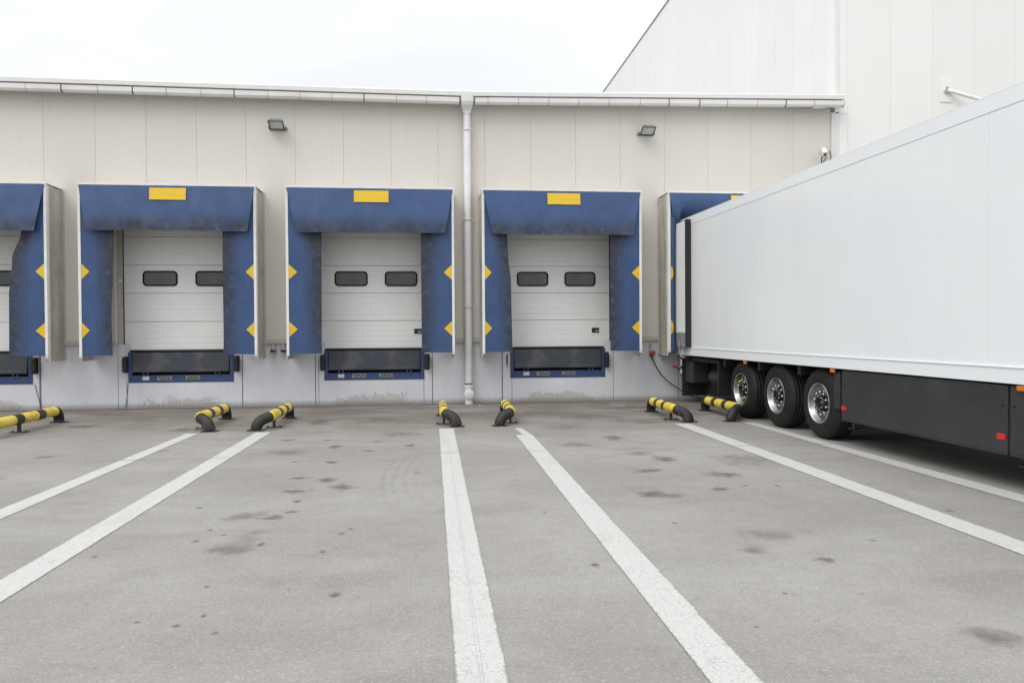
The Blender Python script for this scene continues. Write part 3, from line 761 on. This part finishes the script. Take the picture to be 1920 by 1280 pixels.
for bx,sg,lab,rz in BAR:
    if bx<-6: t=make_barrier(sg,'pipe_barrier',lab,-4.5)
    elif sg not in mast: t=mast[sg]=make_barrier(sg,'pipe_barrier',lab)
    else: t=copy_tree(mast[sg]); t['label']=lab
    t.location=(bx,0,0); t.rotation_euler=(0,0,0)
    # small turn about the pipe middle
    c=Vector((0,-3.2,0)); Rm=Matrix.Rotation(rz,3,'Z'); t.location=Vector((bx,0,0))+c-Rm@c; t.rotation_euler=(0,0,rz)

# ---------------------------------------------------------------- floodlights
def floodlight(x,z,sd,label):
    t=thing('floodlight',label,'floodlight',(x,-.04,z),0,'grey floodlights under the gutter')
    hd=bpy.data.objects.new('lamp_head',None)
    rot=Matrix.Rotation(R(-28),4,'X')
    def tr(m): m.v=[tuple(rot@Vector(v)+Vector((0,-.12,-.03))) for v in m.v]; return m
    m=MB(); m.add([(-.16,-.26,-.03),(.16,-.26,-.03),(.16,.03,-.03),(-.16,.03,-.03),(-.12,-.22,.06),(.12,-.22,.06),(.12,.0,.08),(-.12,.0,.08)],
        [(0,1,2,3),(4,7,6,5),(0,4,5,1),(1,5,6,2),(2,6,7,3),(3,7,4,0)]); tr(m).build('housing',M['lampgrey'],t)
    m=MB(); m.box(-.135,.135,-.235,-.02,-.036,-.031); tr(m).build('lens',M['lampglass'],t)
    m=MB(); m.box(-.165,-.135,-.265,.035,-.042,-.0305); m.box(.135,.165,-.265,.035,-.042,-.0305); m.box(-.134,.134,-.265,-.236,-.042,-.0305); m.box(-.134,.134,-.019,.035,-.042,-.0305); tr(m).build('rim',M['lampdark'],t)
    m=MB(); m.box(-.19,-.178,-.16,-.0,-.05,.0); m.box(.178,.19,-.16,0,-.05,.0); m.box(-.19,.19,-.012,-.0005,-.05,.0); m.lathe([(-.19,.001),(-.195,.018),(-.165,.018)],'x',10,(0,-.14,-.02)); m.lathe([(.195,.001),(.195,.018),(.165,.018)],'x',10,(0,-.14,-.02))
    m.build('bracket',M['lampgrey'],t)
    m=MB(); m.tube([(-sd*.03,-.10,.10),(-sd*.03,-.10,.125)],.014,8); m.build('cable_gland',M['blk'],t)
    return t
floodlight(-3.37,6.18,-1,'left one of two grey floodlights, above the gap between the second and third docks')
floodlight(4.97,6.24,1,'right one of two grey floodlights, above the dock right of the downpipe')

# ---------------------------------------------------------------- camera on the wall
t=thing('security_camera','white security camera with hanging black cables by the corner post','security camera',(9.30,-.04,5.85))
m=MB(); m.box(-.09,.09,-.02,-.001,-.40,-.02); m.build('mount_plate',M['trim'],t,bevel=.005)
m=MB(); m.box(-.055,.055,-.34,.02,-.05,.06); m.v=[tuple(Matrix.Rotation(R(-22),4,'Z')@Matrix.Rotation(R(30),4,'X')@Vector(v)+Vector((.03,-.06,.08))) for v in m.v]; m.build('camera_body',M['white'],t,bevel=.012)
m=MB(); m.box(-.045,.045,-.348,-.3405,-.042,.04); m.box(-.022,.022,-.352,-.3485,-.025,.02,1); m.v=[tuple(Matrix.Rotation(R(-22),4,'Z')@Matrix.Rotation(R(30),4,'X')@Vector(v)+Vector((.03,-.06,.08))) for v in m.v]; m.build('camera_lens',[M['grey'],M['blk']],t)
m=MB(); m.tube([(.02,-.02,-.22),(.05,-.12,-.14),(.06,-.17,-.02)],.018,8); m.build('bracket',M['galv'],t)
m=MB(); m.tube([(.13,-.16,.04),(.17,-.15,-.10),(.18,-.1,-.24),(.15,-.03,-.36)],.011,8); m.tube([(-.03,-.22,-.02),(-.04,-.1,-.14),(.0,-.03,-.36)],.011,8); m.build('cable',M['blk'],t)

# arm on the tall wall
t=thing('wall_bracket','white tube arm on a square plate high on the tall wall','bracket arm',(12.5,-.04,7.43))
m=MB(); m.box(-.14,.16,-.02,-.001,-.26,.30); m.build('mount_plate',M['tallF'],t,bevel=.004)
m=MB(); m.tube([(.0,-.02,.03),(.06,-.06,.0),(1.0,-.42,-.40)],.045,14); m.lathe([(-.02,.07),(-.045,.07),(-.05,.001)],'y',16,(0,0,.03)); m.build('arm',M['white'],t)
m=MB(); m.box(-.03,.05,-.075,-.021,-.05,.10); m.build('clamp',M['galv'],t,bevel=.008)

# ---------------------------------------------------------------- sockets on the plinth
def socket(x,label):
    t=thing('power_socket',label,'power socket',(x,0,1.20),0,'capped grey sockets under the cladding')
    m=MB(); m.lathe([(.20,.028),(.13,.032),(.12,.045),(.06,.058),(.055,.05)],'z',14,(0,-.075,0)); m.box(-.03,.03,-.06,-.001,.06,.19); m.build('body',M['grey'],t)
    m=MB(); m.lathe([(.053,.062),(.02,.064),(.018,.052)],'z',14,(0,-.075,0)); m.build('collar',M['blk'],t)
    m=MB(); m.lathe([(.016,.058),(-.005,.058),(-.008,.001)],'z',14,(0,-.075,0)); m.build('cap',M['grey'],t)
    m=MB(); m.box(.045,.06,-.10,-.05,.02,.10); m.build('clip',M['galv'],t)
socket(-3.53,'left grey capped socket hanging under the cladding, right of the second shelter')
socket(-3.31,'right grey capped socket, nearest the shelter left of the downpipe')
t=thing('reefer_plug','red power plug in a grey wall socket left of the trailer shelter','plug',(5.09,0,1.15))
m=MB(); m.lathe([(.16,.02),(.10,.03),(.05,.045),(.0,.05),(-.02,.02)],'z',14,(0,-.075,.0)); m.box(-.035,.035,-.05,-.001,.02,.16); m.tube([(0,-.06,.15),(0.005,-.05,.27)],.012,8); m.build('wall_socket',M['grey'],t)
m=MB(); m.lathe([(-.125,.001),(-.125,.045),(-.11,.058),(-.06,.058)],'y',18,(.035,0,-.03)); m.lathe([(-.02,.05),(-.09,.042),(-.10,.02)],'z',14,(.01,-.075,-.03)); m.build('red_plug',M['redplug'],t)
m=MB()
cp=[(5.10,-.08,1.03),(5.14,-.09,.93),(5.223,-.1,.758),(5.33,-.1,.60),(5.454,-.1,.467),(5.60,-.1,.36),(5.75,-.11,.26),(5.92,-.13,.15),(6.10,-.17,.07),(6.4,-.3,.02),(6.9,-.55,.014),(7.2,-1.2,.014),(7.1,-2.4,.014)]
m.tube(cp,.013,8); tag(m.build('power_cable',M['blk']),'black power cable drooping from the red plug to the ground by the trailer','cable',None,'thing')
# thin wires on the plinth by the left docks
for (a,b,c,lab) in (((-8.56,-.02,.56),(-8.50,-.02,.30),(-8.42,-.03,.02),'thin dark wire sagging below the cut off leveller at far left'),((-6.64,-.012,.56),(-6.665,-.012,.28),(-6.69,-.03,.02),'thin wire running down below the second leveller')):
    m=MB(); m.tube([a,b,c],.006,6); tag(m.build('earth_wire',M['darksteel']),lab,'wire','thin wires below the levellers','thing')
# paper scraps by the wall
for k,(x,y,l,rz,lab) in enumerate(((1.05,-.78,.12,.1,'small white paper scrap on the ground right of the downpipe'),(4.02,-1.15,.30,-.05,'thin pale strip of litter in front of the dock right of the downpipe'))):
    m=MB(); m.grid(4,2,lambda u,v:( (u-.5)*l,(v-.5)*.045,.012+.01*math.sin(u*5+k)),smooth=True); o=m.build('paper_scrap',M['white'],None,solid=.002,loc=(x,y,0)); o.rotation_euler=(0,0,rz); tag(o,lab,'litter','litter near the docks','thing')

# ---------------------------------------------------------------- trailer (origin: rear corner of the visible side, on the ground; -y towards its front)
tr=thing('trailer','long white refrigerated semi-trailer backed into the last dock on the right','trailer',(5.605,-.35,0),.02)
LEN=13.6; ZBt=1.087
def top(y): return 4.128+.0066*y
m=MB(); ym=-LEN
m.add([(.006,0,ZBt+.02),(2.55,0,ZBt+.02),(2.55,ym,ZBt+.02),(.006,ym,ZBt+.02),(.006,0,top(0)-.004),(2.55,0,top(0)-.004),(2.55,ym,top(ym)-.004),(.006,ym,top(ym)-.004)],[(0,1,2,3),(4,7,6,5),(0,4,5,1),(1,5,6,2),(2,6,7,3),(3,7,4,0)])
m.build('body',M['seam'],tr)
sx=[0,-1.30,-2.75,-4.15,-5.572,-7.005,-8.189,-9.498,-11.0,-12.4,-LEN]
m=MB()
def quadbox(y0,y1,z0f,z1f,x0,x1):
    v=[(x,y,zf(y)) for zf in (z0f,z1f) for y in (y0,y1) for x in (x0,x1)]
    m.add(v,[(0,2,3,1),(4,5,7,6),(0,1,5,4),(2,6,7,3),(0,4,6,2),(1,3,7,5)])
for a,b in zip(sx,sx[1:]): quadbox(b+.001,a-.001,lambda y:1.262,lambda y:top(y)-.1745,-.001,.0055)
m.build('side_panel',M['tskin'],tr)
m=MB(); quadbox(ym,0,lambda y:top(y)-.172,lambda y:top(y),-.006,.0058); quadbox(ym,0,lambda y:top(y)+.001,lambda y:top(y)+.012,-.006,2.55); m.build('top_rail',M['trail'],tr,bevel=.004)
m=MB(); quadbox(ym,0,lambda y:ZBt,lambda y:1.245,-.012,.0058); quadbox(ym,0,lambda y:1.2455,lambda y:1.2615,-.022,.0058); m.build('bottom_rail',M['trail'],tr,bevel=.004)
# rear door leaf folded back along the side
m=MB(); m.box(-.115,-.03,-.95,.05,1.275,4.05); dl=m.build('rear_door',M['innerdoor'],tr,bevel=.006)
m=MB(); m.box(-.122,-.1155,-.91,.04,1.28,1.595); m.build('kick_plate',M['kick'],dl)
m=MB(); m.box(-.125,-.018,-.98,-.9505,1.265,4.062); m.box(-.128,-.1225,-.9502,-.92,1.28,4.05); m.box(-.12,-.03,-.949,.05,4.051,4.062); m.build('door_seal',M['blk'],dl,bevel=.008)
m=MB(); m.tube([(-.14,-.60,1.40),(-.15,-.61,1.25),(-.14,-.60,1.12),(-.10,-.63,1.06),(-.06,-.72,1.04)],.012,8); m.box(-.13,-.02,-.80,-.56,1.225,1.24); m.build('door_hook',M['galv'],tr)
# chassis
m=MB()
for xx in (.62,1.78): m.box(xx,xx+.14,-13.2,-.15,.80,1.08)
for yy in (-.6,-2.6,-4.1,-5.5,-7.2,-9.2,-11.2): m.box(.05,2.5,yy-.05,yy+.05,.93,1.085)
m.box(.02,2.53,-13.4,-.1,1.0865,1.104)
m.build('chassis',M['chassis'],tr)
m=MB(); m.box(.10,2.45,-.22,-.10,.36,.50); m.box(.5,.58,-.21,-.11,.50,.93); m.box(1.95,2.03,-.21,-.11,.50,.93); m.build('rear_bumper',M['chassis'],tr)
m=MB(); m.box(.02,.62,-.35,-.30,.16,1.0); m.box(.06,.7,-2.3,-2.24,.33,1.03); m.box(.10,.16,-2.24,-.35,.96,1.04); m.box(.5,.56,-2.24,-.35,.20,1.0); m.build('mud_flap',M['chassis'],tr,bevel=.006)
m=MB(); m.box(.08,.48,-.80,-.36,.47,.96); m.build('storage_box',M['underbox'],tr,bevel=.025)
m=MB(); m.lathe([(-1.52,.001),(-1.52,.10),(-1.56,.14),(-2.14,.14),(-2.18,.10),(-2.18,.001)],'y',20,(.28,0,.66)); m.build('air_tank',M['underbox'],tr)
m=MB(); m.box(-.0,.05,-.30,-.27,.83,.98,0); m.box(0,.05,-.30,-.27,.66,.76,0); m.box(-.006,.05,-.302,-.266,.60,.655,1); m.box(0,.05,-.29,-.27,.76,.83,2); m.build('rear_light',[M['white'],M['red'],M['chassis']],tr,bevel=.006)
m=MB(); m.tube([(.05,-.22,.72),(-.04,-.17,.78),(-.09,-.12,.815)],.018,8,mi=0); m.lathe([(-.13,.001),(-.13,.03),(-.075,.034),(-.07,.001)],'x',12,(0,-.11,.82),1); m.build('outrigger_light',[M['blk'],M['red']],tr)
# skirts
for (y0,y1) in ((-6.745,-9.735),(-9.765,-12.2)):
    m=MB(); m.box(.015,.055,y1,y0,.372,1.066); m.box(.015,.12,y1+.002,y0-.002,.352,.3715); sk=m.build('side_skirt',M['skirt'],tr,bevel=.012)
    m=MB()
    for yy in (y0-.06,y1+.06):
        m.lathe([(.009,.001),(.009,.014),(.0145,.014)],'x',8,(0,yy,.86))
    m.build('skirt_screw',M['dark'],sk)
    for yy in ((y0-.065),(y1+.075)):
        if yy<-9.7: continue
        m=MB(); m.box(.007,.0148,yy-.055,yy+.055,.505,.565); m.build('side_reflector',M['red'],tr)
m=MB(); m.box(2.49,2.53,-12.2,-6.75,.36,1.07); m.build('side_skirt',M['skirt'],tr)
m=MB(); m.box(.25,2.3,-9.6,-7.2,.45,.92); m.build('underside_blocker',M['chassis'],tr)  # unseen box added to block light coming through under the trailer
m=MB(); m.box(.008,.0148,-10.5,-9.97,.90,1.0); m.build('skirt_handle',M['dark'],tr,bevel=.02)
for yy in (-6.9,-9.9):
    m=MB(); m.box(.10,.14,yy-.03,yy+.03,.26,.36); m.box(.06,.20,yy-.07,yy+.07,.25,.262); m.build('skirt_bracket',M['darksteel'],tr)
m=MB(); m.box(.06,.42,-6.62,-6.55,.50,1.05); m.box(.035,.075,-6.66,-6.50,.50,1.03); m.build('mudguard',M['underbox'],tr,bevel=.02)
for yy in (-3.65,-6.54,-9.93):
    m=MB(); m.box(-.012,.02,yy-.055,yy+.055,1.022,1.075); m.build('marker_light',M['orange'],tr,bevel=.008)
# wheels
WR=.535
def make_wheel():
    w=bpy.data.objects.new('wheel',None); C.objects.link(w); w.parent=tr
    m=MB(); p=[(.02,.305),(.005,.32),(.004,.36),(.016,.42),(.03,.47),(.05,.508),(.075,.525)]
    gx=[.115,.175,.235,.295]
    tread=[(.09,WR)]
    for g_ in gx: tread+= [(g_-.005,WR),(g_-.004,WR-.006),(g_+.004,WR-.006),(g_+.005,WR)]
    tread+=[(.325,WR)]
    q=[(.34,.525),(.365,.508),(.385,.47),(.40,.42),(.405,.36),(.40,.30)]
    m.lathe(p+tread+q,'x',56); m.build('tyre',M['tyre'],w)
    m=MB(); m.lathe([(.016,.308),(.008,.302),(.010,.292),(.022,.286)],'x',56)
    m.lathe([(.022,.286),(.05,.270),(.088,.255),(.094,.246),(.094,.238)],'x',56,(0,0,0),1)
    m.lathe([(.094,.238),(.100,.226),(.088,.212),(.084,.20),(.082,.128),(.11,.122)],'x',56,(0,0,0),2)
    m.build('rim',[M['chrome'],M['alloy'],M['flange']],w)
    m=MB(); m.lathe([(.12,.125),(.04,.118),(.02,.108),(.015,.085),(.04,.08),(.04,.05),(.03,.045),(.03,.001)],'x',32)
    for k in range(8):
        a=2*math.pi*k/8; m.lathe([(.05,.011),(.015,.010),(.012,.001)],'x',6,(0,.098*math.cos(a),.098*math.sin(a)),1)
    m.build('hub',[M['hub'],M['galv']],w)
    for k in range(10):
        a=2*math.pi*(k+.5)/10; cy,cz=.170*math.cos(a),.170*math.sin(a)
        m=MB(); m.lathe([(.09,.021),(.050,.020),(.032,.016),(.026,.008),(.025,.001)],'x',12,(0,cy,cz)); m.build('wheel_nut',M['chrome'],w)
    return w
w0=make_wheel()
for k,y in enumerate((-3.36,-4.735,-6.08)):
    w=w0 if k==0 else copy_tree(w0,tr)
    w.location=(.03,y,WR)
    w.rotation_euler=(R(17*k),0,0)
    w2=w0.copy(); C.objects.link(w2)
    for ch in kids(w0):
        if not ch.name.startswith('wheel_nut'): c2=ch.copy(); C.objects.link(c2); c2.parent=w2
    w2.location=(2.52,y,WR); w2.rotation_euler=(0,0,math.pi)
    m=MB(); m.tube([(.2,y,WR),(2.35,y,WR)],.075,12); m.box(.55,.75,y-.45,y+.3,.62,.80); m.box(1.8,2.0,y-.45,y+.3,.62,.80); m.build('axle',M['chassis'],tr)
# landing legs carry the front end
for xx in (.5,1.95):
    m=MB(); m.box(xx,xx+.12,-11.6,-11.48,.02,1.08); m.box(xx-.08,xx+.2,-11.7,-11.38,.0,.02); m.build('landing_leg',M['chassis'],tr)

# ---------------------------------------------------------------- world, sun, camera
w=bpy.data.worlds.new('World'); bpy.context.scene.world=w; w.use_nodes=True; nt=w.node_tree; L=nt.links
bg=nt.nodes['Background']; sky=nt.nodes.new('ShaderNodeTexSky'); sky.sky_type='NISHITA'; sky.sun_disc=False
SUN_EL,SUN_AZ=R(50),R(226)   # azimuth measured clockwise from +Y
sky.sun_elevation=SUN_EL; sky.sun_rotation=SUN_AZ
hsv=nt.nodes.new('ShaderNodeHueSaturation'); hsv.inputs['Saturation'].default_value=.35; L.new(sky.outputs[0],hsv.inputs['Color'])
tc=nt.nodes.new('ShaderNodeTexCoord'); sp_=nt.nodes.new('ShaderNodeSeparateXYZ'); L.new(tc.outputs['Generated'],sp_.inputs[0])
mr=nt.nodes.new('ShaderNodeMath'); mr.operation='MULTIPLY_ADD'; m2=nt.nodes.new('ShaderNodeMath'); m2.operation='MULTIPLY'; m3=nt.nodes.new('ShaderNodeMath'); m3.operation='MAXIMUM'; m3.inputs[1].default_value=0
L.new(sp_.outputs[2],m3.inputs[0]); L.new(m3.outputs[0],m2.inputs[0]); L.new(m3.outputs[0],m2.inputs[1]); L.new(m2.outputs[0],mr.inputs[0]); mr.inputs[1].default_value=1.5; mr.inputs[2].default_value=.925
nz=nt.nodes.new('ShaderNodeTexNoise'); nz.inputs['Scale'].default_value=2.6; nz.inputs['Detail'].default_value=7
mp=nt.nodes.new('ShaderNodeMapping'); mp.inputs['Scale'].default_value=(1,1,3.2); L.new(tc.outputs['Generated'],mp.inputs[0]); L.new(mp.outputs[0],nz.inputs['Vector'])
nr=nt.nodes.new('ShaderNodeMapRange'); L.new(nz.outputs[0],nr.inputs[0]); nr.inputs[1].default_value=.35; nr.inputs[2].default_value=.65; nr.inputs[3].default_value=.955; nr.inputs[4].default_value=1.075
mu=nt.nodes.new('ShaderNodeMath'); mu.operation='MULTIPLY'; L.new(mr.outputs[0],mu.inputs[0]); L.new(nr.outputs[0],mu.inputs[1])
cc=nt.nodes.new('ShaderNodeVectorMath'); cc.operation='SCALE'; cc.inputs[0].default_value=(9.0,9.3,9.75); L.new(mu.outputs[0],cc.inputs['Scale'])
mx=nt.nodes.new('ShaderNodeMix'); mx.data_type='RGBA'; mx.inputs[0].default_value=.92; L.new(hsv.outputs[0],mx.inputs[6]); L.new(cc.outputs[0],mx.inputs[7])
L.new(mx.outputs[2],bg.inputs['Color']); bg.inputs['Strength'].default_value=.1

sl=bpy.data.lights.new('sun','SUN'); sl.energy=1.15; sl.angle=R(35); sl.color=(1,.965,.91)
so=bpy.data.objects.new('sun',sl); C.objects.link(so)
d=Vector((math.sin(SUN_AZ)*math.cos(SUN_EL),math.cos(SUN_AZ)*math.cos(SUN_EL),math.sin(SUN_EL)))
so.rotation_euler=d.to_track_quat('Z','Y').to_euler(); so.location=(0,-10,20)

f,yaw,pitch,roll,Dd,hh=1394.1,.106,.0141,.0061,17.07,1.65
cy,sy,cp_,sp2=math.cos(yaw),math.sin(yaw),math.cos(pitch),math.sin(pitch)
Rv=Vector((cy,-sy,0)); F0=Vector((sy,cy,0)); Zv=Vector((0,0,1)); Fv=F0*cp_-Zv*sp2; Uv=F0*sp2+Zv*cp_
cr,sr=math.cos(roll),math.sin(roll); R2=Rv*cr-Uv*sr; U2=Rv*sr+Uv*cr
cd=bpy.data.cameras.new('camera'); cam=bpy.data.objects.new('camera',cd); C.objects.link(cam)
mt=Matrix((R2,U2,-Fv)).transposed().to_4x4(); mt.translation=Vector((0,-Dd,hh)); cam.matrix_world=mt
cd.sensor_width=36; cd.lens=f/1920*36; cd.clip_end=1000; cd.clip_start=.05
bpy.context.scene.camera=cam
sc=bpy.context.scene; vs=sc.view_settings; vs.view_transform='Standard'; vs.look='None'; vs.exposure=.05; vs.gamma=1
